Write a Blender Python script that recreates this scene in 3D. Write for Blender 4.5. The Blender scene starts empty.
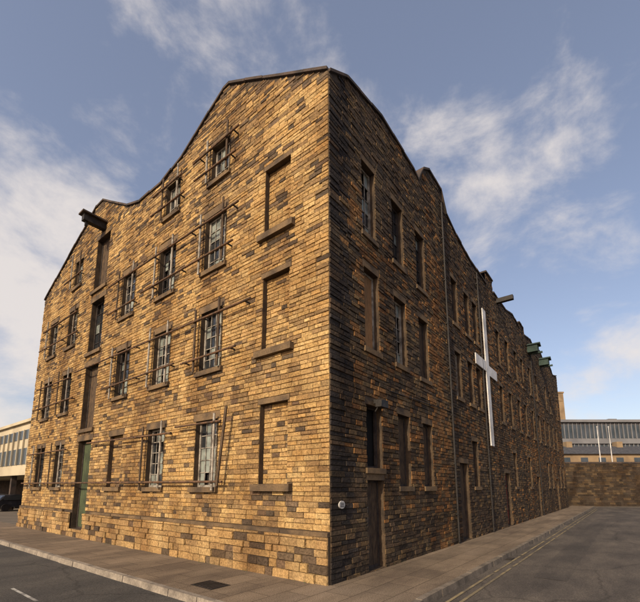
import bpy, math, random
from mathutils import Vector, noise
random.seed(7)
R = random.random
U = random.uniform
scene = bpy.context.scene

# ------------------------------------------------------------------ materials
def new_mat(name):
    m = bpy.data.materials.new(name); m.use_nodes = True
    nt = m.node_tree
    return m, nt, nt.nodes, nt.links, nt.nodes['Principled BSDF']

def surf_mat(name, col, col2=None, scale=3.0, rough=0.9, bump=0.3, bscale=25.0, bdist=0.01, attr=False, spec=0.2, stretch=(1,1,1), lowstretch=None):
    m, nt, N, L, P = new_mat(name)
    P.inputs['Roughness'].default_value = rough
    P.inputs['Specular IOR Level'].default_value = spec
    tc = N.new('ShaderNodeTexCoord')
    mp = N.new('ShaderNodeMapping'); mp.inputs['Scale'].default_value = stretch
    L.new(tc.outputs['Object'], mp.inputs['Vector'])
    n1 = N.new('ShaderNodeTexNoise'); n1.inputs['Scale'].default_value = scale; n1.inputs['Detail'].default_value = 3
    if lowstretch:
        m2 = N.new('ShaderNodeMapping'); m2.inputs['Scale'].default_value = lowstretch
        L.new(tc.outputs['Object'], m2.inputs['Vector']); L.new(m2.outputs[0], n1.inputs['Vector'])
    else:
        L.new(mp.outputs[0], n1.inputs['Vector'])
    r1 = N.new('ShaderNodeMapRange'); r1.inputs[1].default_value = .38; r1.inputs[2].default_value = .66
    L.new(n1.outputs[0], r1.inputs[0])
    mix = N.new('ShaderNodeMix'); mix.data_type = 'RGBA'
    L.new(r1.outputs[0], mix.inputs[0])
    c2 = col2 if col2 else tuple(c*.6 for c in col)
    if attr:
        at = N.new('ShaderNodeAttribute'); at.attribute_name = 'Col'
        dk = N.new('ShaderNodeMix'); dk.data_type = 'RGBA'; dk.blend_type = 'MULTIPLY'; dk.inputs[0].default_value = 1
        L.new(at.outputs['Color'], dk.inputs[6]); dk.inputs[7].default_value = (c2[0], c2[1], c2[2], 1)
        L.new(at.outputs['Color'], mix.inputs[6]); L.new(dk.outputs[2], mix.inputs[7])
    else:
        mix.inputs[6].default_value = (*col, 1); mix.inputs[7].default_value = (*c2, 1)
    out = mix.outputs[2]
    if bump > 0:
        n3 = N.new('ShaderNodeTexNoise'); n3.inputs['Scale'].default_value = bscale; n3.inputs['Detail'].default_value = 3; n3.inputs['Roughness'].default_value=.7
        L.new(mp.outputs[0], n3.inputs['Vector'])
        b = N.new('ShaderNodeBump'); b.inputs['Strength'].default_value = bump; b.inputs['Distance'].default_value = bdist
        L.new(n3.outputs[0], b.inputs['Height']); L.new(b.outputs[0], P.inputs['Normal'])
        r2 = N.new('ShaderNodeMapRange'); r2.inputs[1].default_value = .3; r2.inputs[2].default_value = .7
        r2.inputs[3].default_value = .5 if attr else .75; r2.inputs[4].default_value = 1.28
        L.new(n3.outputs[0], r2.inputs[0])
        mul = N.new('ShaderNodeMix'); mul.data_type = 'RGBA'; mul.blend_type = 'MULTIPLY'; mul.inputs[0].default_value = 1
        L.new(out, mul.inputs[6]); L.new(r2.outputs[0], mul.inputs[7]); out = mul.outputs[2]
    L.new(out, P.inputs['Base Color'])
    return m

M = {}
M['stone'] = surf_mat('sandstone', (1,1,1), (.58,.52,.48), scale=1.0, bump=1.0, bscale=17, bdist=.035, attr=True, lowstretch=(1,1,.4))
M['mortar'] = surf_mat('sooty_mortar', (.075,.052,.034), (.04,.03,.022), scale=1.5, bump=0)
M['trim'] = surf_mat('dressed_stone', (.15,.10,.055), (.065,.047,.033), scale=1.8, bump=.6)
M['coping'] = surf_mat('coping_stone', (.075,.055,.045), (.035,.03,.028), scale=2)
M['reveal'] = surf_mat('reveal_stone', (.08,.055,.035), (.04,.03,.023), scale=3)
M['wood'] = surf_mat('weathered_timber', (.09,.06,.037), (.04,.029,.022), scale=5, stretch=(3,3,1))
M['frame'] = surf_mat('old_painted_frame', (.30,.27,.23), (.11,.095,.08), scale=6)
M['framedk'] = surf_mat('dark_frame', (.05,.04,.035), (.025,.02,.02), scale=6)
M['board'] = surf_mat('plywood_board', (.30,.16,.07), (.19,.105,.05), scale=1.5, stretch=(1,1,.3), bump=.1)
M['green'] = surf_mat('green_painted_door', (.06,.075,.04), (.035,.042,.026), scale=2)
M['red'] = surf_mat('red_painted_door', (.25,.03,.02), (.12,.02,.015), scale=2)
M['pale'] = surf_mat('dusty_pane', (.22,.245,.22), (.10,.11,.10), scale=3, rough=.45, bump=0, spec=.5)
M['pipe'] = surf_mat('rusty_pole', (.13,.072,.04), (.05,.034,.024), scale=6, rough=.75)
M['slate'] = surf_mat('roof_slate', (.07,.07,.075), (.04,.04,.045), scale=3)
M['iron'] = surf_mat('cast_iron', (.03,.026,.025), (.018,.016,.015), scale=5, rough=.6)
M['white'] = surf_mat('white_paint', (.60,.585,.57), (.36,.345,.33), scale=1.2, bump=.05, rough=.6)
M['void'] = surf_mat('dark_interior', (.012,.011,.011), (.008,.008,.008), bump=0)
m, nt, N, L, P = new_mat('window_glass')
P.inputs['Base Color'].default_value = (.02,.022,.025,1); P.inputs['Roughness'].default_value = .12
P.inputs['Specular IOR Level'].default_value = .6
tc = N.new('ShaderNodeTexCoord'); nz = N.new('ShaderNodeTexNoise'); nz.inputs['Scale'].default_value = 2.5
b = N.new('ShaderNodeBump'); b.inputs['Strength'].default_value = .25; b.inputs['Distance'].default_value = .03
L.new(tc.outputs['Object'], nz.inputs['Vector']); L.new(nz.outputs[0], b.inputs['Height']); L.new(b.outputs[0], P.inputs['Normal'])
M['glass'] = m
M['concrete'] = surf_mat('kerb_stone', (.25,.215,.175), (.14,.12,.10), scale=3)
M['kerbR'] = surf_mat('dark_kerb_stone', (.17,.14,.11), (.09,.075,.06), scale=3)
M['yellow'] = surf_mat('yellow_line_paint', (.22,.175,.10), (.10,.085,.065), scale=2.5, bump=.1)
M['wline'] = surf_mat('white_line_paint', (.4,.39,.36), (.15,.145,.14), scale=4, bump=.1)

# ------------------------------------------------------------------ buffers
class Buf:
    def __init__(s): s.v=[]; s.f=[]; s.c=[]
    def quad(s, pts, col=(1,1,1)):
        i=len(s.v); s.v.extend(pts); s.f.append(tuple(range(i,i+len(pts)))); s.c.append(col)
    def hexa(s, p, col=(1,1,1), back=True):
        i=len(s.v); s.v.extend(p)
        fs=[(4,5,6,7),(0,1,5,4),(1,2,6,5),(2,3,7,6),(3,0,4,7)]
        if back: fs.append((3,2,1,0))
        for f in fs: s.f.append(tuple(i+k for k in f)); s.c.append(col)
    def tube(s, a, b, r, n=8, r2=None):
        a=Vector(a); b=Vector(b); d=(b-a).normalized()
        up=Vector((0,0,1)) if abs(d.z)<.9 else Vector((1,0,0))
        x=d.cross(up).normalized(); y=d.cross(x)
        if r2 is None: r2=r
        i=len(s.v)
        for k in range(n):
            t=2*math.pi*k/n; o=x*math.cos(t)+y*math.sin(t)
            s.v.append(tuple(a+o*r)); s.v.append(tuple(b+o*r2))
        for k in range(n):
            j=(k+1)%n
            s.f.append((i+2*k,i+2*j,i+2*j+1,i+2*k+1)); s.c.append((1,1,1))
        s.f.append(tuple(i+2*k for k in range(n))); s.c.append((1,1,1))
        s.f.append(tuple(i+2*k+1 for k in range(n))[::-1]); s.c.append((1,1,1))
    def obj(s, name, mat, parent=None):
        me=bpy.data.meshes.new(name); me.from_pydata([tuple(v) for v in s.v],[],s.f)
        at=me.color_attributes.new(name='Col', type='FLOAT_COLOR', domain='CORNER')
        data=[]
        for f,c in zip(s.f,s.c): data.extend((c[0],c[1],c[2],1.0)*len(f))
        at.data.foreach_set('color', data)
        me.materials.append(mat)
        o=bpy.data.objects.new(name,me); bpy.context.collection.objects.link(o)
        if parent: o.parent=parent
        return o

class Facade:
    def __init__(s, o, d, n): s.o=o; s.d=d; s.n=n
    def P(s, a, n, z): return (s.o[0]+s.d[0]*a+s.n[0]*n, s.o[1]+s.d[1]*a+s.n[1]*n, z)
    def box(s, buf, a0,a1,z0,z1,n0,n1,col=(1,1,1),j=0):
        q=lambda: U(-j,j) if j else 0
        P=s.P
        buf.hexa([P(a0,n0,z0),P(a1,n0,z0),P(a1,n0,z1),P(a0,n0,z1),
                  P(a0+q(),n1+q(),z0+q()),P(a1+q(),n1+q(),z0+q()),P(a1+q(),n1+q(),z1+q()),P(a0+q(),n1+q(),z1+q())],col)
O=(0.212,8.4)
dL=(-.7871,.6168); dR=(.6168,.7871)
FL=Facade(O,dL,(-dR[0],-dR[1]))
FR=Facade(O,dR,(-dL[0],-dL[1]))

B={k:Buf() for k in ['stone','mortar','trim','coping','reveal','wood','frame','framedk','board','green','red','pale','pipe','slate','iron','glass','void']}

def interp(pr, x):
    if x<=pr[0][0]: return pr[0][1]
    for (a,za),(b,zb) in zip(pr,pr[1:]):
        if x<=b: return za+(zb-za)*(x-a)/(b-a)
    return pr[-1][1]

def wall_sheet(F, smax, prof, opens, n=0.0):
    br={0.0,smax}
    for a,_ in prof: br.add(a)
    for o in opens: br.add(o[0]); br.add(o[1])
    br=sorted(b for b in br if 0<=b<=smax)
    for a,b in zip(br,br[1:]):
        if b-a<1e-6: continue
        mid=(a+b)/2
        cuts=sorted([(o[2],o[3]) for o in opens if o[0]<mid<o[1]])
        z=-.3
        for c in cuts:
            B['mortar'].quad([F.P(a,n,z),F.P(b,n,z),F.P(b,n,c[0]),F.P(a,n,c[0])]); z=c[1]
        B['mortar'].quad([F.P(a,n,z),F.P(b,n,z),F.P(b,n,interp(prof,b)),F.P(a,n,interp(prof,a))])

def stone(F,a,b,za,zb,noff,col,rough=.02):
    g=.003
    i=.009
    f=noff+.012+R()*rough
    j=lambda: U(-.006,.006)
    P=F.P
    if b-a<.05 or zb-za<.035: i=.004
    B['stone'].hexa([P(a+g,noff,za+g),P(b-g,noff,za+g),P(b-g,noff,zb-g),P(a+g,noff,zb-g),
        P(a+g+i+j(),f+j(),za+g+i+j()),P(b-g-i+j(),f+j(),za+g+i+j()),P(b-g-i+j(),f+j(),zb-g-i+j()),P(a+g+i+j(),f+j(),zb-g-i+j())],col,back=False)

def stones(F,s0,s1,z0,z1,rects,colfn,noff=.001,prof=None,h=(.085,.14),l=(.17,.44),rough=.018,quoin=0):
    z=z0; row=0
    while z<z1-.02:
        zb=min(z+U(*h),z1)
        if z1-zb<.05: zb=z1
        act=[r for r in rects if r[2]<zb and r[3]>z]
        br={s0,s1}
        for r in act:
            if s0<r[0]<s1: br.add(r[0])
            if s0<r[1]<s1: br.add(r[1])
        br=sorted(br)
        segs=[]
        for a,b in zip(br,br[1:]):
            m=(a+b)/2
            free=[(z,zb)]
            for r in act:
                if r[0]<m<r[1]:
                    nf=[]
                    for p,q in free:
                        if r[3]<=p or r[2]>=q: nf.append((p,q)); continue
                        if r[2]>p: nf.append((p,r[2]))
                        if r[3]<q: nf.append((r[3],q))
                    free=nf
            if segs and segs[-1][2]==free and abs(segs[-1][1]-a)<1e-9: segs[-1][1]=b
            else: segs.append([a,b,free])
        for a,b,free in segs:
            for p,q in free:
                if q-p<.02: continue
                x=a
                while x<b-.01:
                    ln=U(*l)
                    if quoin and x==s0: ln = U(.36,.42) if row%2 else U(.5,.58)
                    x2=min(x+ln,b)
                    if b-x2<l[0]*.6: x2=b
                    qq=q
                    if prof:
                        t=min(interp(prof,x),interp(prof,x2))
                        qq=min(q,t)
                    if qq-p>.03: stone(F,x,x2,p,qq,noff,colfn(x+(x2-x)/2,(p+qq)/2,x2-x),rough)
                    x=x2
        z=zb; row+=1

def mixc(a,b,t): return tuple(a[i]*(1-t)+b[i]*t for i in range(3))
def jit(c,a,b):
    k=U(a,b); h=U(-.04,.04)
    return (c[0]*k,c[1]*k*(1+h),c[2]*k*(1+2*h))
GOLD=[(.45,.295,.125),(.42,.275,.115),(.48,.32,.14),(.39,.25,.105),(.43,.27,.105),(.37,.235,.10)]
BRN=[(.27,.175,.082),(.235,.15,.072),(.31,.20,.092)]
DRK=[(.125,.088,.055),(.09,.065,.044),(.15,.10,.062)]
stainsL=[]
def colL(s,z,w):
    n1=noise.noise(Vector((s*.33,z*.4,1.3)))+.6*noise.noise(Vector((s*1.1,z*1.1,4)))
    pd=.05+.20*max(0,n1); pb=.24+.3*n1
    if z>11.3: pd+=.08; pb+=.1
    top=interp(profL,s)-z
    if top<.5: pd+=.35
    if z<.35: pd+=.12
    for (a,b,zz) in stainsL:
        if a<s<b and 0<zz-z<.8: pd+=.3*(1-(zz-z)/.8); pb+=.2
    r=R()
    if r<pd: c=random.choice(DRK)
    elif r<pd+pb: c=random.choice(BRN)
    else: c=random.choice(GOLD)
    if z<.95 and r>pd: c=mixc(c,(.38,.25,.115),.5)
    return jit(c,.87,1.13)
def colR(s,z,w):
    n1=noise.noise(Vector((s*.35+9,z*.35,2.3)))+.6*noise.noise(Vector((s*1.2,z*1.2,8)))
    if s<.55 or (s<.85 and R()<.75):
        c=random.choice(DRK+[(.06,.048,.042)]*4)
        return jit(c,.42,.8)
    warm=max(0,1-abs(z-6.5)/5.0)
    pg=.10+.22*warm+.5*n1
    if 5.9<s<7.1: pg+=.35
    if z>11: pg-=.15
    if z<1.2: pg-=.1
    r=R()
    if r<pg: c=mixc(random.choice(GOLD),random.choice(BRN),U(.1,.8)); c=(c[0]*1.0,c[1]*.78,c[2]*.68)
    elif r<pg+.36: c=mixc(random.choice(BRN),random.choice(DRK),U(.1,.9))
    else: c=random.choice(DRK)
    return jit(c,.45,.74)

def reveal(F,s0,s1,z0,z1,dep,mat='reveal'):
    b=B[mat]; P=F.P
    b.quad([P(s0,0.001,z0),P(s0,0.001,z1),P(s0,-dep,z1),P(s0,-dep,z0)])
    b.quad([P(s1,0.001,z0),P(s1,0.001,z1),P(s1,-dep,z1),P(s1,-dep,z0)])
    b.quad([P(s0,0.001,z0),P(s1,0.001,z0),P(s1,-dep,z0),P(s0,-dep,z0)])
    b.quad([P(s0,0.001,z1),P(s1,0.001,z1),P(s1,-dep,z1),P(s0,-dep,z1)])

def window(F,s0,s1,z0,z1,kind='glass',nc=3,nr=5,pale=.25,fr='frame',dep=.20):
    d=dep
    B['void'].quad([F.P(s0,-d-.06,z0),F.P(s1,-d-.06,z0),F.P(s1,-d-.06,z1),F.P(s0,-d-.06,z1)])
    reveal(F,s0,s1,z0,z1,d+.06)
    w=.06
    f=B[fr]
    F.box(f,s0,s0+w,z0,z1,-d-.02,-d+.05); F.box(f,s1-w,s1,z0,z1,-d-.02,-d+.05)
    F.box(f,s0+w,s1-w,z1-w,z1,-d-.02,-d+.045); F.box(f,s0+w,s1-w,z0,z0+w,-d-.02,-d+.045)
    if kind=='glass':
        a0,a1,b0,b1=s0+w,s1-w,z0+w,z1-w
        for i in range(nc):
            for j in range(nr):
                x0=a0+(a1-a0)*i/nc; x1=a0+(a1-a0)*(i+1)/nc
                y0=b0+(b1-b0)*j/nr; y1=b0+(b1-b0)*(j+1)/nr
                r=R()
                if r<.15: continue
                m='pale' if r<.15+pale else 'glass'
                t=U(-.006,.006); t2=U(-.006,.006)
                B[m].quad([F.P(x0,-d+t,y0),F.P(x1,-d-t,y0),F.P(x1,-d-t2,y1),F.P(x0,-d+t2,y1)])
        for i in range(1,nc):
            x=a0+(a1-a0)*i/nc; F.box(f,x-.011,x+.011,b0,b1,-d+.006,-d+.03)
        for j in range(1,nr):
            y=b0+(b1-b0)*j/nr; F.box(f,a0,a1,y-.011,y+.011,-d+.008,-d+.026)
    elif kind in ('board','green','red','wood'):
        k=max(2,int((s1-s0)/.2)) 
        for i in range(k):
            x0=s0+w+(s1-s0-2*w)*i/k; x1=s0+w+(s1-s0-2*w)*(i+1)/k
            F.box(B[kind],x0+.004,x1-.004,z0+w,z1-w,-d-.01,-d+.02+U(0,.008))
def blind(F,s0,s1,z0,z1,colfn,dep=.16):
    B['mortar'].quad([F.P(s0,-dep,z0),F.P(s1,-dep,z0),F.P(s1,-dep,z1),F.P(s0,-dep,z1)])
    reveal(F,s0,s1,z0,z1,dep)
    stones(F,s0,s1,z0,z1,[],colfn,noff=-dep+.001,rough=.012)
def lintel(F,s0,s1,z1,rects,h=.22,ov=.14,pr=.03):
    F.box(B['trim'],s0-ov,s1+ov,z1,z1+h,-.02,pr,j=.004); rects.append((s0-ov-.005,s1+ov+.005,z1,z1+h))
def sill(F,s0,s1,z0,rects,h=.14,ov=.12,pr=.10):
    F.box(B['trim'],s0-ov,s1+ov,z0-h,z0,-.02,pr,j=.004); rects.append((s0-ov-.005,s1+ov+.005,z0-h,z0))

# ------------------------------------------------------------------ left (street) elevation
LL=20.0
profL=[(0,12.45),(4.0,14.95),(4.3,14.95),(6.6,13.75),(7.9,13.4),(9.6,13.42),(10.6,13.75),(13.2,15.3),(13.9,15.3),(20,12.4)]
opL=[]
ZR=[(1.98,3.89),(5.39,7.27),(8.64,10.5),(11.7,13.0)]
cols=[4.42,7.15,9.95,15.5,17.95]
win=[]
for ci,c in enumerate(cols):
    for zi,(a,b) in enumerate(ZR):
        if zi==3 and ci in (2,4): continue
        w=.52 if zi<3 else .45
        cc=c-(.1 if zi==3 else 0)
        bb=b if not(zi==3 and ci==3) else 13.1
        win.append((cc-w,cc+w,a,bb,ci,zi)); opL.append((cc-w,cc+w,a,bb))
blinds=[(1.24,2.2,2.05,4.05),(1.24,2.2,5.45,7.5),(1.24,2.2,8.75,10.75)]
opL+=blinds
loads=[(12.1,13.4,.3,3.9),(12.1,13.4,4.4,7.2),(12.1,13.4,7.8,10.2),(12.1,13.4,10.75,13.3)]
opL+=loads
for o in opL: stainsL.append((o[0]-.2,o[1]+.2,o[2]-.1))
rcL=[tuple(o) for o in opL]
wall_sheet(FL,LL,profL,opL)
for (a,b,z0,z1,ci,zi) in win:
    pale=.6 if (ci<2 and zi==0) else (.35 if ci<2 else .2)
    if ci==2 and zi==0:
        blind(FL,a,b,z0,z1,colL)
    else:
        window(FL,a,b,z0,z1,'glass',nc=4 if ci<2 else 3,nr=5 if zi<3 else 3,pale=pale,fr='frame' if R()<.7 else 'framedk')
    lintel(FL,a,b,z1,rcL,ov=.1,pr=.02); sill(FL,a,b,z0,rcL)
for (a,b,z0,z1) in blinds:
    blind(FL,a,b,z0,z1,colL); lintel(FL,a,b,z1,rcL,h=.14,ov=.06,pr=.02); sill(FL,a,b,z0,rcL,h=.17,ov=.17,pr=.14)
for i,(a,b,z0,z1) in enumerate(loads):
    window(FL,a,b,z0,z1,'green' if i==0 else ('wood' if i!=2 else 'glass'),fr='framedk',dep=.25,nc=3,nr=5)
    lintel(FL,a,b,z1,rcL,h=.22)
    if i: sill(FL,a,b,z0,rcL,h=.15)
stones(FL,0,LL,-.02,.95,rcL,colL,noff=.07,h=(.13,.22),l=(.2,.62),rough=.06)
FL.box(B['mortar'],.002,12.05,-.3,.94,-.01,.07); FL.box(B['mortar'],13.45,LL,-.3,.94,-.01,.07)
x=0.0
while x<LL:
    x2=min(x+U(.6,1.1),LL)
    if not (x2>12.0 and x<13.5):
        FL.box(B['trim'],x+.004,x2-.004,.951,1.04,.0,.10,j=.01)
    x=x2
rcL2=rcL+[(0,LL,.95,1.05)]
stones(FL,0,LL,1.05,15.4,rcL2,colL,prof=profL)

def pole(F,s0,s1,z,n=.22,dz=0,r=.033):
    B['pipe'].tube(F.P(s0,n,z),F.P(s1,n+U(-.02,.02),z+dz),r)
    x=s0+.25
    while x<s1:
        F.box(B['iron'],x-.015,x+.015,z-.02+dz*(x-s0)/(s1-s0),z+.02+dz*(x-s0)/(s1-s0),0.0,n+.03); x+=U(1.6,2.4)
pole(FL,3.35,19.6,2.12,dz=.05); pole(FL,5.9,12.0,3.62,dz=.1); pole(FL,3.5,5.7,3.75,dz=.03); pole(FL,14.2,19.3,3.6)
pole(FL,3.0,5.6,5.75); pole(FL,6.0,11.2,5.85,dz=-.05); pole(FL,2.45,14.1,6.95,dz=.1); pole(FL,14.0,19.2,5.9); pole(FL,14.6,18.9,6.9,dz=.06)
pole(FL,3.3,8.5,9.0,dz=.04); pole(FL,3.1,11.3,10.15,dz=.05); pole(FL,8.9,11.2,8.95); pole(FL,14.2,19.2,9.05,dz=.06); pole(FL,14.5,18.9,10.1)
pole(FL,3.3,5.4,11.95,dz=.06); pole(FL,3.2,5.5,12.75,dz=-.05); pole(FL,6.0,8.2,11.95,dz=.08); pole(FL,6.2,8.1,12.75); pole(FL,14.4,16.6,12.1)
for (a,b,z0,z1,ci,zi) in win:
    if ci==2 and zi==0: continue
    for x,sd in ((a-.05,-1),(b+.05,1)):
        if R()<.2: continue
        t=U(-.04,.04)
        P=FL.P
        zt=z1+U(.05,.22) if zi<3 else z1+U(.2,.4); zb=z0-U(.0,.1); w=.036; n0=.15; n1=.185
        B['wood' if R()<.5 else 'frame'].hexa([P(x-w,n0,zb),P(x+w,n0,zb),P(x+w+t,n0,zt),P(x-w+t,n0,zt),P(x-w,n1,zb),P(x+w,n1,zb),P(x+w+t,n1,zt),P(x-w+t,n1,zt)])
P=FL.P
B['wood'].hexa([P(3.45,.26,2.0),P(3.53,.26,2.0),P(3.25,.26,4.1),P(3.17,.26,4.1),P(3.45,.30,2.0),P(3.53,.30,2.0),P(3.25,.30,4.1),P(3.17,.30,4.1)])
FL.box(B['iron'],12.62,12.88,13.55,13.85,-.1,.95); FL.box(B['coping'],12.5,13.0,13.86,13.93,-.1,1.05)
FL.box(B['iron'],12.7,12.8,13.35,13.54,.75,.85)

# ------------------------------------------------------------------ right elevation
RL=40.0
profR=[(0,12.4),(.8,12.95),(2.7,13.35),(5.0,13.15),(5.4,13.0),(5.9,13.8),(6.5,14.15),(7.7,14.1),(8.2,13.3),(9.3,12.95),(11.3,12.65),(13.9,12.6),(13.92,13.35),(15.3,13.35),(15.32,12.7),(18,12.7),(20,13.1),(22,12.8),(22.02,13.3),(23.4,13.3),(23.5,12.8),(26,13.2),(28,12.8),(30,13.5),(32,12.9),(35,13.5),(37,12.9),(40,13.5)]
opR=[]; winR=[]
def addR(c,hw,z0,z1,kind,**k):
    opR.append((c-hw,c+hw,z0,z1)); winR.append((c-hw,c+hw,z0,z1,kind,k))
addR(1.85,.36,8.8,11.0,'glass',pale=.35); addR(3.6,.38,8.8,10.9,'glass',pale=.25); addR(5.3,.38,8.7,10.8,'glass',pale=.3)
addR(1.9,.38,5.55,7.8,'board'); addR(3.6,.38,5.55,7.65,'glass',pale=.3); addR(5.3,.38,5.5,7.6,'wood')
addR(1.9,.40,0.02,2.15,'wood'); addR(1.9,.40,2.45,4.05,'void'); addR(3.6,.38,2.0,4.05,'wood'); addR(5.3,.38,2.0,4.0,'wood')
for c in (8.7,10.3,11.5):
    addR(c,.36,8.6,10.6,'glass')
    addR(c,.36,5.5,7.4,random.choice(['glass','wood','glass']))
addR(8.7,.5,.02,2.9,'wood'); addR(10.3,.38,2.0,3.9,'wood')
c=15.6
k=0
while c<39:
    for (a,b) in ((2.0,3.9),(5.4,7.4),(8.6,10.6)):
        if a==2.0 and k%4==0: addR(c,.5,.02,2.7,'red' if k==0 else 'wood')
        elif R()<.9: addR(c,.4,a,b,random.choice(['glass','wood','wood','glass']))
    c+=U(1.9,2.6); k+=1
rcR=[tuple(o) for o in opR]
wall_sheet(FR,RL,profR,opR)
for (a,b,z0,z1,kind,k) in winR:
    if kind=='glass' and a>14: k=dict(nc=2,nr=4)
    window(FR,a,b,z0,z1,kind,fr='framedk' if (R()<.6 or kind in ('void','wood')) else 'frame',dep=.20,**k)
    lintel(FR,a,b,z1,rcR,h=.2,ov=.06,pr=.015)
    if z0>.5: sill(FR,a,b,z0,rcR,pr=.07,ov=.07)
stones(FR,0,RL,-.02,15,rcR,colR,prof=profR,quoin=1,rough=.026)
FR.box(B['frame'],1.64,1.78,.35,1.55,-.17,-.155)
for s,zt in ((7.55,13.4),(12.05,12.4),(25.1,12.7)):
    B['iron'].tube(FR.P(s,.08,0.05),FR.P(s,.08,zt),.035)
    z=1.0
    while z<zt: FR.box(B['iron'],s-.06,s+.06,z,z+.05,0,.09); z+=1.8
B['iron'].tube(FR.P(2.7,.05,4.6),FR.P(7.5,.05,4.75),.013,6)
def coping(F,prof,step=.75,th=.085,n0=-.34,n1=.06):
    for (a,za),(b,zb) in zip(prof,prof[1:]):
        if b-a<.05: continue
        k=max(1,int(round((b-a)/step)))
        for i in range(k):
            x0=a+(b-a)*i/k+.004; x1=a+(b-a)*(i+1)/k-.004
            y0=za+(zb-za)*i/k+U(-.014,.018); y1=za+(zb-za)*(i+1)/k+U(-.014,.018)
            P=F.P; e=U(0,.025)
            B['coping'].hexa([P(x0,n0,y0),P(x1,n0,y1),P(x1,n0,y1+th),P(x0,n0,y0+th),P(x0,n1+e,y0),P(x1,n1+e,y1),P(x1,n1+e,y1+th),P(x0,n1+e,y0+th)])
coping(FL,profL); coping(FR,profR)
FR.box(B['iron'],15.9,16.15,12.35,12.6,-.1,.9)
for (a,za),(b,zb) in zip(profL,profL[1:]):
    B['slate'].quad([FL.P(a,-.3,za-.02),FL.P(b,-.3,zb-.02),FL.P(b,-RL,zb-.02),FL.P(a,-RL,za-.02)])
for (a,za),(b,zb) in zip(profR,profR[1:]):
    B['mortar'].quad([FR.P(a,-.33,11.5),FR.P(b,-.33,11.5),FR.P(b,-.33,zb),FR.P(a,-.33,za)])
B['mortar'].quad([FL.P(LL,0,-.3),FL.P(LL,-RL,-.3),FL.P(LL,-RL,12.4),FL.P(LL,0,12.4)])
bk=[FL.P(LL,-RL,-.3),FL.P(0,-RL,-.3)]+[FL.P(a,-RL,z) for a,z in profL]
B['mortar'].quad(bk)

mill=bpy.data.objects.new('stone_mill_building',None); bpy.context.collection.objects.link(mill)
names={'stone':'coursed_stone_walls','mortar':'wall_core','trim':'lintels_and_sills','coping':'copings','reveal':'window_reveals','wood':'timber_battens','frame':'window_frames','framedk':'dark_window_frames','board':'window_boards','green':'green_loading_door','red':'red_door','pale':'dusty_panes','pipe':'window_guard_poles','slate':'slate_roof','iron':'downpipes_and_brackets','glass':'window_panes','void':'dark_interiors'}
for k,b in B.items():
    if b.v: b.obj(names[k],M[k],mill)

def single(name, fn, mat):
    b=Buf(); fn(b); return b.obj(name,mat)
def cross(b):
    FR.box(b,12.55,13.05,3.9,10.75,.06,.11)
    FR.box(b,10.95,12.54,7.5,8.0,.06,.105); FR.box(b,13.06,14.5,7.4,7.9,.06,.105)
single('white_wall_cross',cross,M['white'])
def plaque(b):
    n=20
    pf=[FR.P(.36+.11*math.cos(2*math.pi*i/n),.062,1.6+.085*math.sin(2*math.pi*i/n)) for i in range(n)]
    pb=[FR.P(.36+.11*math.cos(2*math.pi*i/n),.03,1.6+.085*math.sin(2*math.pi*i/n)) for i in range(n)]
    b.quad(pf)
    for i in range(n): b.quad([pb[i],pb[(i+1)%n],pf[(i+1)%n],pf[i]])
pl=single('oval_wall_plaque',plaque,M['white'])
bb=Buf()
for z in (1.635,1.6,1.565): FR.box(bb,.29,.43,z-.007,z+.007,.0625,.065)
bb.obj('plaque_lettering',M['iron'],pl)
def lampf(b):
    FR.box(b,1.85,1.95,4.1,4.2,.03,.16); FR.box(b,1.72,2.06,3.98,4.16,.16,.34,j=.02)
    b.tube(FR.P(1.9,.05,3.9),FR.P(1.9,.2,4.1),.02)
single('security_floodlight',lampf,M['iron'])
def lucam(s,zc,name,mat):
    b=Buf()
    FR.box(b,s,s+.7,zc-.3,zc+.2,0,.7)
    P=FR.P
    b.hexa([P(s-.1,-.1,zc+.2),P(s+.8,-.1,zc+.2),P(s+.4,-.1,zc+.42),P(s+.3,-.1,zc+.42),P(s-.1,.85,zc+.2),P(s+.8,.85,zc+.2),P(s+.4,.85,zc+.42),P(s+.3,.85,zc+.42)])
    FR.box(b,s+.27,s+.43,zc-.42,zc-.3,.3,.95)
    return b.obj(name,mat)
gm=surf_mat('green_hoist_cladding',(.045,.07,.06),(.025,.038,.035),scale=2)
lucam(24.3,12.05,'hoist_canopy',gm); lucam(29.3,12.3,'hoist_canopy.001',gm)

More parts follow.
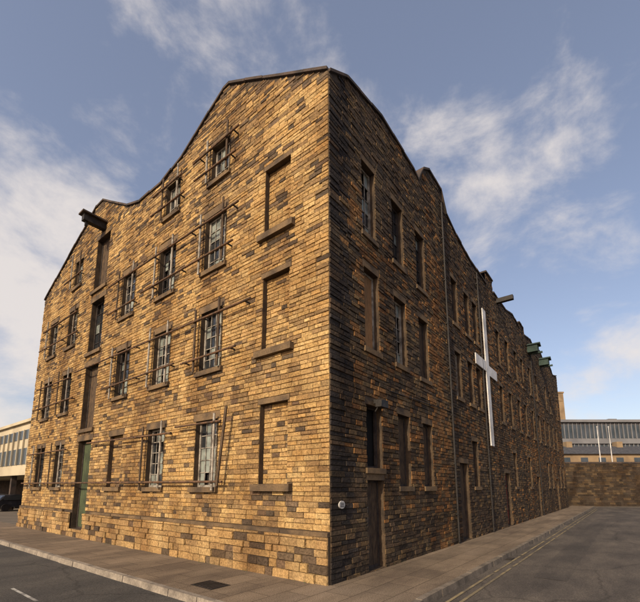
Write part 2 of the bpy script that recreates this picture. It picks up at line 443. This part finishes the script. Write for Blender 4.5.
# ------------------------------------------------------------------ ground
def ground_mat(name,c1,c2,c3,slab=None,ang=0):
    m,nt,N,L,P=new_mat(name); P.inputs['Roughness'].default_value=.92; P.inputs['Specular IOR Level'].default_value=.25
    tc=N.new('ShaderNodeTexCoord'); mp=N.new('ShaderNodeMapping'); mp.inputs['Rotation'].default_value=(0,0,ang)
    L.new(tc.outputs['Object'],mp.inputs['Vector'])
    ms=N.new('ShaderNodeMapping'); ms.inputs['Scale'].default_value=(.35,1.0,1); L.new(mp.outputs[0],ms.inputs['Vector'])
    n1=N.new('ShaderNodeTexNoise'); n1.inputs['Scale'].default_value=.8; n1.inputs['Detail'].default_value=7; n1.inputs['Roughness'].default_value=.68
    L.new(ms.outputs[0],n1.inputs['Vector'])
    n2=N.new('ShaderNodeTexNoise'); n2.inputs['Scale'].default_value=45; n2.inputs['Detail'].default_value=2
    L.new(mp.outputs[0],n2.inputs['Vector'])
    cr=N.new('ShaderNodeValToRGB'); e=cr.color_ramp.elements
    e[0].position=.35; e[0].color=(*c1,1); e[1].position=.68; e[1].color=(*c3,1)
    x=cr.color_ramp.elements.new(.5); x.color=(*c2,1)
    L.new(n1.outputs[0],cr.inputs[0])
    r2=N.new('ShaderNodeMapRange'); r2.inputs[1].default_value=.3; r2.inputs[2].default_value=.7; r2.inputs[3].default_value=.6; r2.inputs[4].default_value=1.4
    L.new(n2.outputs[0],r2.inputs[0])
    mul=N.new('ShaderNodeMix'); mul.data_type='RGBA'; mul.blend_type='MULTIPLY'; mul.inputs[0].default_value=1
    L.new(cr.outputs[0],mul.inputs[6]); L.new(r2.outputs[0],mul.inputs[7])
    out=mul.outputs[2]
    if not slab:
        v=N.new('ShaderNodeTexVoronoi'); v.feature='DISTANCE_TO_EDGE'; v.inputs['Scale'].default_value=.3
        nw=N.new('ShaderNodeTexNoise'); nw.inputs['Scale'].default_value=1.7; nw.inputs['Detail'].default_value=4
        L.new(mp.outputs[0],nw.inputs['Vector'])
        ad=N.new('ShaderNodeMix'); ad.data_type='VECTOR'; ad.inputs[0].default_value=.35
        L.new(mp.outputs[0],ad.inputs[4]); L.new(nw.outputs['Color'],ad.inputs[5]); L.new(ad.outputs[1],v.inputs['Vector'])
        rc=N.new('ShaderNodeMapRange'); rc.inputs[1].default_value=0; rc.inputs[2].default_value=.010; rc.inputs[3].default_value=.65; rc.inputs[4].default_value=1
        L.new(v.outputs['Distance'],rc.inputs[0])
        mc=N.new('ShaderNodeMix'); mc.data_type='RGBA'; mc.blend_type='MULTIPLY'; mc.inputs[0].default_value=1
        L.new(out,mc.inputs[6]); L.new(rc.outputs[0],mc.inputs[7]); out=mc.outputs[2]
    else:
        br=N.new('ShaderNodeTexBrick'); br.inputs['Scale'].default_value=1; br.inputs['Brick Width'].default_value=slab[0]; br.inputs['Row Height'].default_value=slab[1]
        br.inputs['Mortar Size'].default_value=.011; br.inputs['Color1'].default_value=(.82,.81,.80,1); br.inputs['Color2'].default_value=(1.12,1.1,1.06,1); br.inputs['Mortar'].default_value=(.45,.43,.4,1)
        L.new(mp.outputs[0],br.inputs['Vector'])
        mb=N.new('ShaderNodeMix'); mb.data_type='RGBA'; mb.blend_type='MULTIPLY'; mb.inputs[0].default_value=.9
        L.new(out,mb.inputs[6]); L.new(br.outputs[0],mb.inputs[7]); out=mb.outputs[2]
    L.new(out,P.inputs['Base Color'])
    b=N.new('ShaderNodeBump'); b.inputs['Strength'].default_value=.6; b.inputs['Distance'].default_value=.01
    L.new(n2.outputs[0],b.inputs['Height']); L.new(b.outputs[0],P.inputs['Normal'])
    return m
ang=-math.atan2(dR[1],dR[0])
mg=ground_mat('ground_mat',(.09,.078,.062),(.12,.10,.08),(.15,.125,.10))
ma=ground_mat('asphalt',(.048,.041,.036),(.072,.061,.052),(.115,.096,.078),ang=ang)
ma2=ground_mat('asphalt_dark',(.04,.038,.036),(.054,.05,.046),(.078,.071,.062),ang=ang)
mpt=ground_mat('asphalt_patch',(.043,.037,.033),(.062,.053,.046),(.095,.08,.066),ang=ang)
mp_=ground_mat('flagstones',(.10,.075,.055),(.155,.118,.084),(.215,.165,.12),slab=(.9,.6),ang=ang)
g=Buf(); g.quad([(-900,-900,-.13),(900,-900,-.13),(900,900,-.13),(-900,900,-.13)]); g.obj('ground',mg)
g=Buf(); g.quad([FR.P(-30,-1,-.126),FR.P(46,-1,-.126),FR.P(46,26,-.126),FR.P(-30,26,-.126)]); g.obj('side_road',ma)
g=Buf(); g.quad([FL.P(-1.8,0,-.122),FL.P(120,0,-.122),FL.P(120,9,-.122),FL.P(-1.8,9,-.122)]); g.obj('street_road',ma2)
def patch(b):
    for (s,n,ls,ln) in ((4.0,3.0,22,.7),(14,5.6,16,.6)):
        top=[];bot=[]
        k=int(ls/1.2)
        for i in range(k+1):
            a=s+ls*i/k; bot.append((a,n+U(-.03,.03))); top.append((a,n+ln+U(-.04,.04)))
        for i in range(k):
            b.quad([FR.P(bot[i][0],bot[i][1],-.121),FR.P(bot[i+1][0],bot[i+1][1],-.121),FR.P(top[i+1][0],top[i+1][1],-.121),FR.P(top[i][0],top[i][1],-.121)])
single('road_trench_repair',patch,mpt)
WL,WR=2.1,1.8; rad=1.3
b=Buf()
outer=[FL.P(60,WL,0)]
cx=FL.P(-(WR-rad),WL-rad,0)
for i in range(9):
    t=i/8*math.pi/2
    nx=FL.n[0]*math.cos(t)+FR.n[0]*math.sin(t); ny=FL.n[1]*math.cos(t)+FR.n[1]*math.sin(t)
    outer.append((cx[0]+nx*rad,cx[1]+ny*rad,0))
outer.append(FR.P(44,WR,0))
inn=FL.P(.15,-.15,0)
b.quad([FL.P(60,-.15,0),FL.P(60,WL,0),outer[1],inn])
b.quad([FR.P(44,-.15,0),inn,outer[-2],FR.P(44,WR,0)])
for i in range(1,9): b.quad([inn,outer[i],outer[i+1]])
b.obj('pavement',mp_)
def kerbline(kb,pts):
    for p,q in zip(pts,pts[1:]):
        p=Vector(p); q=Vector(q); d=q-p; Ln=d.length; d.normalize(); nn=Vector((d.y,-d.x,0))
        k=max(1,int(Ln/.92))
        for i in range(k):
            a=p+d*(Ln*i/k+.006); c=p+d*(Ln*(i+1)/k-.006); w=.14; dz=U(.002,.014); e=nn*U(-.01,.01)
            lo=Vector((0,0,-.14)); hi=Vector((0,0,dz))
            kb.hexa([tuple(x) for x in (a+e+lo,c+e+lo,c+e+nn*w+lo,a+e+nn*w+lo,a+e+hi,c+e+hi,c+e+nn*w*.9+hi,a+e+nn*w*.9+hi)])
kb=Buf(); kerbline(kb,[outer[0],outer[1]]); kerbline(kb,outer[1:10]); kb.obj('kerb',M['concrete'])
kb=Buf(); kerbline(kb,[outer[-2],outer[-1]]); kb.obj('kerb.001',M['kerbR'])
def yl(b):
    for n in (WR+.32,WR+.52):
        x=-1.0
        while x<38:
            x2=x+U(2,5); b.quad([FR.P(x,n,-.116),FR.P(x2,n,-.116),FR.P(x2,n+.06,-.116),FR.P(x,n+.06,-.116)]); x=x2+(U(.1,.6) if R()<.5 else 0)
single('double_yellow_lines',yl,M['yellow'])
def cl(b):
    for k in range(8):
        x=3.9+k*6; b.quad([FL.P(x,3.9,-.118),FL.P(x+1.5,3.9,-.118),FL.P(x+1.5,3.96,-.118),FL.P(x,3.96,-.118)])
single('road_centre_line',cl,M['wline'])
def dr(b):
    P=FL.P
    b.quad([P(1.6,1.25,.004),P(2.3,1.25,.004),P(2.3,1.75,.004),P(1.6,1.75,.004)])
    for i in range(7): FL.box(b,1.64+i*.095,1.69+i*.095,.005,.014,1.3,1.7)
single('drain_cover',dr,M['iron'])
def gly(b):
    FR.box(b,6.0,6.45,-.118,-.112,WR+.03,WR+.3)
    for i in range(6): FR.box(b,6.03+i*.07,6.06+i*.07,-.111,-.104,WR+.05,WR+.28)
single('road_gully_grate',gly,M['iron'])
wd=Buf()
for i in range(420):
    F,s,n=(FL,U(0,19.5),U(.13,.22)) if R()<.5 else (FR,U(.3,30),U(.03,.12))
    if noise.noise(Vector((s*.9,3 if F is FL else 8,0)))<.05: continue
    h=U(.03,.12); a=U(-.05,.05); c=U(-.05,.05)
    wd.quad([F.P(s,n,.0),F.P(s+.015,n,.0),F.P(s+.008+a,n+c,h)])
wd.obj('wall_foot_weeds',surf_mat('weeds',(.06,.075,.03),(.09,.07,.035),bump=0))

# ------------------------------------------------------------------ far right
ws=Buf(); Bs=B['stone']; B['stone']=ws
E=Facade((20.0,44.5),(1.0,-.03),(-.03,-1.0))
def colW(s,z,w): return jit(mixc(random.choice(DRK+BRN+DRK),(.085,.065,.05),.6),.42,.75)
stones(E,0,34,-.15,4.6,[],colW,noff=.001,h=(.16,.26),l=(.3,.7))
wallE=ws.obj('stone_boundary_wall',M['stone']); B['stone']=Bs
b=Buf(); E.box(b,0,34,-.3,4.6,-.5,0); b.obj('wall_backing',M['mortar'],wallE)
b=Buf(); x=0
while x<34: E.box(b,x+.01,x+.99,4.6,4.78,-.6,.08,j=.01); x+=1
b.obj('wall_coping',M['coping'],wallE)

cl_=surf_mat('factory_cladding',(.17,.17,.18),(.12,.12,.13),scale=.3,bump=0)
dk_=surf_mat('factory_glazing',(.05,.06,.075),(.03,.04,.05),scale=.5,rough=.25,bump=0,spec=.5)
fac=bpy.data.objects.new('factory_building',None); bpy.context.collection.objects.link(fac)
b1=Buf(); b2=Buf()
Q=Facade((54,92),(1,0),(0,-1))
Q.box(b1,0,70,-.2,17.2,-15,0); Q.box(b1,-1,71,17.2,17.8,-15.5,.8)
Q.box(b2,0,70,13.4,16.6,.0,.05); Q.box(b2,0,70,9.2,11.8,.0,.05)
for i in range(71): Q.box(b1,i-.08,i+.08,9.0,17.1,.06,.3)
Q.box(b1,0,70,12.1,13.2,.06,.5)
for (x0,x1,h) in ((18,20,1.0),): Q.box(b1,x0,x1,17.8,17.8+h,-9,-4)
b1.obj('cladding',cl_,fac); b2.obj('glazing',dk_,fac)
tw=surf_mat('tower_stone',(.26,.185,.11),(.17,.12,.075),scale=.5)
b=Buf(); T=Facade((59.2,100),(1,0),(0,-1)); T.box(b,0,4.6,-.2,26.3,-4,0); T.box(b,-.15,4.75,26.3,26.7,-4.15,.15); T.box(b,.4,4.2,24.2,24.5,0,.1)
b.obj('stone_stair_tower',tw)
ter=bpy.data.objects.new('stone_terrace',None); bpy.context.collection.objects.link(ter)
bt=Buf(); br_=Buf(); bw=Buf()
T2=Facade((40,66),(1,0),(0,-1))
T2.box(bt,0,46,-.2,7.6,-8,0)
P=T2.P
br_.quad([P(-.3,.4,7.5),P(46.3,.4,7.5),P(46.3,-4,9.2),P(-.3,-4,9.2)]); br_.quad([P(-.3,-8.4,7.5),P(46.3,-8.4,7.5),P(46.3,-4,9.2),P(-.3,-4,9.2)])
for i in range(15):
    T2.box(bw,1+i*3,2.2+i*3,5.0,6.9,.0,.04)
for i in range(5): T2.box(bt,4+i*9,5+i*9,7.6,10.0,-4.6,-3.4)
bt.obj('walls',tw,ter); br_.obj('roof',M['slate'],ter); bw.obj('windows',dk_,ter)
for i,x in enumerate((36.2,37.7)):
    b=Buf(); b.tube((x,50.5,-.13),(x,50.5,9.7),.08,10,.045); b.tube((x,50.5,9.7),(x,50.5,9.82),.08,10); b.tube((x,50.5,-.13),(x,50.5,.3),.16,10)
    b.obj('flagpole' if i==0 else 'flagpole.001',M['white'])

# ------------------------------------------------------------------ far left
off=bpy.data.objects.new('office_block',None); bpy.context.collection.objects.link(off)
cream=surf_mat('cream_panels',(.45,.39,.28),(.34,.29,.21),scale=.4,bump=0)
b1=Buf(); b2=Buf(); b3=Buf()
FL.box(b1,27,85,3.0,7.5,-16,-4); FL.box(b1,26.8,85.2,7.5,7.75,-16.2,-3.75)
FL.box(b2,27.3,84.7,3.9,5.3,-3.999,-3.96); FL.box(b2,27.3,84.7,6.1,6.9,-3.999,-3.96)
x=27.3
while x<85: FL.box(b1,x-.06,x+.06,3.9,6.9,-3.959,-3.85); x+=1.45
FL.box(b3,27,85,-.1,3.0,-16,-12)
x=28
while x<85: FL.box(b3,x,x+.4,-.1,2.999,-4.8,-4.4); x+=6
b1.obj('upper_storey',cream,off); b2.obj('ribbon_windows',dk_,off); b3.obj('undercroft',M['coping'],off)

def car(name, loc, rot, colr):
    root=bpy.data.objects.new(name,None); bpy.context.collection.objects.link(root)
    paint=surf_mat(name+'_paint',colr,tuple(c*.8 for c in colr),rough=.25,bump=0,spec=.5)
    prof=[(-2.1,.35,.0),(-2.15,.6,0),(-2.05,.88,0),(-1.75,.95,.02),(-1.35,1.38,.18),(-.5,1.46,.2),(.35,1.40,.2),(1.05,.98,.03),(1.85,.82,.03),(2.1,.62,.02),(2.12,.35,.0)]
    b=Buf(); n=len(prof); hw=.86
    L1=[(x,-hw+t,z) for x,z,t in prof]; L2=[(x,hw-t,z) for x,z,t in prof]
    for i in range(n):
        j=(i+1)%n; b.quad([L1[i],L1[j],L2[j],L2[i]])
    b.quad(L1); b.quad(L2[::-1]); b.obj('body',paint,root)
    gl=Buf()
    for sgn in (-1,1):
        gl.quad([(-1.5,sgn*(hw-.0),.97),(.9,sgn*(hw-.0),.97),(.3,sgn*(hw-.17),1.36),(-1.25,sgn*(hw-.17),1.34)])
    gl.quad([(-1.77,-.7,.98),(-1.77,.7,.98),(-1.42,.6,1.36),(-1.42,-.6,1.36)])
    gl.quad([(1.06,-.7,1.0),(1.06,.7,1.0),(.42,.6,1.4),(.42,-.6,1.4)])
    gl.obj('windows',M['glass'],root)
    wh=Buf()
    for x in (-1.3,1.35):
        for y in (-.84,.84):
            wh.tube((x,y-.1,.32),(x,y+.1,.32),.32,18)
    wh.obj('wheels',M['iron'],root)
    lt=Buf()
    for y in (-.7,.5):
        lt.hexa([(-2.17,y,.62),(-2.17,y+.2,.62),(-2.13,y+.2,.82),(-2.13,y,.82),(-2.05,y,.62),(-2.05,y+.2,.62),(-2.05,y+.2,.82),(-2.05,y,.82)])
    lt.obj('tail_lights',M['red'],root)
    root.location=loc; root.rotation_euler=(0,0,rot)
car('parked_car',(-27.6,36.4,-.12),math.radians(60),(.03,.03,.035))
car('parked_car.001',(-32.0,39.6,-.12),math.radians(60),(.12,.12,.13))

# ------------------------------------------------------------------ world
w=bpy.data.worlds.new('World'); scene.world=w; w.use_nodes=True
nt=w.node_tree; N=nt.nodes; L=nt.links; N.clear()
out=N.new('ShaderNodeOutputWorld'); bg=N.new('ShaderNodeBackground'); bg.inputs['Strength'].default_value=.12
sky=N.new('ShaderNodeTexSky'); sky.sky_type='NISHITA'; sky.sun_disc=False
EL=math.radians(30); A=math.radians(-31)
sd=Vector((math.sin(A)*math.cos(EL),-math.cos(A)*math.cos(EL),math.sin(EL)))
sky.sun_elevation=EL; sky.sun_rotation=math.atan2(sd.x,sd.y); sky.dust_density=2; sky.air_density=1.0
tint=N.new('ShaderNodeMix'); tint.data_type='RGBA'; tint.blend_type='MULTIPLY'; tint.inputs[0].default_value=1; tint.inputs[7].default_value=(1.7,1.48,1.42,1)
L.new(sky.outputs[0],tint.inputs[6])
hz=N.new('ShaderNodeMix'); hz.data_type='RGBA'; hz.inputs[0].default_value=.20; hz.inputs[7].default_value=(3.5,3.7,4.6,1)
L.new(tint.outputs[2],hz.inputs[6])
tc=N.new('ShaderNodeTexCoord')
mp=N.new('ShaderNodeMapping'); mp.inputs['Scale'].default_value=(1,1,1.7); mp.inputs['Location'].default_value=(3.1,.4,1.7); L.new(tc.outputs['Generated'],mp.inputs['Vector'])
nz=N.new('ShaderNodeTexNoise'); nz.inputs['Scale'].default_value=4.6; nz.inputs['Detail'].default_value=7; nz.inputs['Roughness'].default_value=.6; nz.inputs['Distortion'].default_value=.2
L.new(mp.outputs[0],nz.inputs['Vector'])
acc=None
nm=N.new('ShaderNodeVectorMath'); nm.operation='NORMALIZE'; L.new(tc.outputs['Generated'],nm.inputs[0])
for (d,r,wt) in [((-.78,1,.66),.22,.34),((-.95,1,.60),.22,.34),((-.85,1,.25),.22,.30),((.42,1,.95),.14,.20),((.60,1,.85),.18,.18),((.74,1,.70),.12,.16),((.80,1,.22),.2,.2),((-.28,1,1.40),.22,.07),((.1,1,1.10),.13,.12)]:
    v=Vector(d).normalized()
    dt=N.new('ShaderNodeVectorMath'); dt.operation='DOT_PRODUCT'; dt.inputs[1].default_value=v
    L.new(nm.outputs[0],dt.inputs[0])
    mr=N.new('ShaderNodeMapRange'); mr.interpolation_type='SMOOTHSTEP'; mr.inputs[1].default_value=math.cos(r*1.15); mr.inputs[2].default_value=math.cos(r*.2); mr.inputs[4].default_value=wt
    L.new(dt.outputs['Value'],mr.inputs[0])
    if acc is None: acc=mr.outputs[0]
    else:
        ad=N.new('ShaderNodeMath'); ad.operation='MAXIMUM'; L.new(acc,ad.inputs[0]); L.new(mr.outputs[0],ad.inputs[1]); acc=ad.outputs[0]
sm=N.new('ShaderNodeMath'); sm.operation='ADD'; L.new(nz.outputs[0],sm.inputs[0]); L.new(acc,sm.inputs[1])
rg=N.new('ShaderNodeMapRange'); rg.interpolation_type='SMOOTHSTEP'; rg.inputs[1].default_value=.56; rg.inputs[2].default_value=.90; rg.inputs[4].default_value=.85
L.new(sm.outputs[0],rg.inputs[0])
mx=N.new('ShaderNodeMix'); mx.data_type='RGBA'; mx.inputs[7].default_value=(7.2,6.6,6.2,1)
L.new(rg.outputs[0],mx.inputs[0]); L.new(hz.outputs[2],mx.inputs[6]); L.new(mx.outputs[2],bg.inputs[0]); L.new(bg.outputs[0],out.inputs[0])

sl=bpy.data.lights.new('sun','SUN'); sl.energy=5; sl.angle=math.radians(.5); sl.color=(1,.83,.58)
so=bpy.data.objects.new('sun',sl); bpy.context.collection.objects.link(so); so.rotation_euler=sd.to_track_quat('Z','Y').to_euler()

cam=bpy.data.cameras.new('camera'); co=bpy.data.objects.new('camera',cam); bpy.context.collection.objects.link(co)
cam.sensor_width=36; cam.lens=21.98; cam.shift_y=.194; cam.clip_end=3000; cam.clip_start=.05
co.location=(0,0,1.98); co.rotation_euler=(math.radians(99),0,0)
scene.camera=co
scene.view_settings.view_transform='Standard'; scene.view_settings.look='None'; scene.view_settings.exposure=0
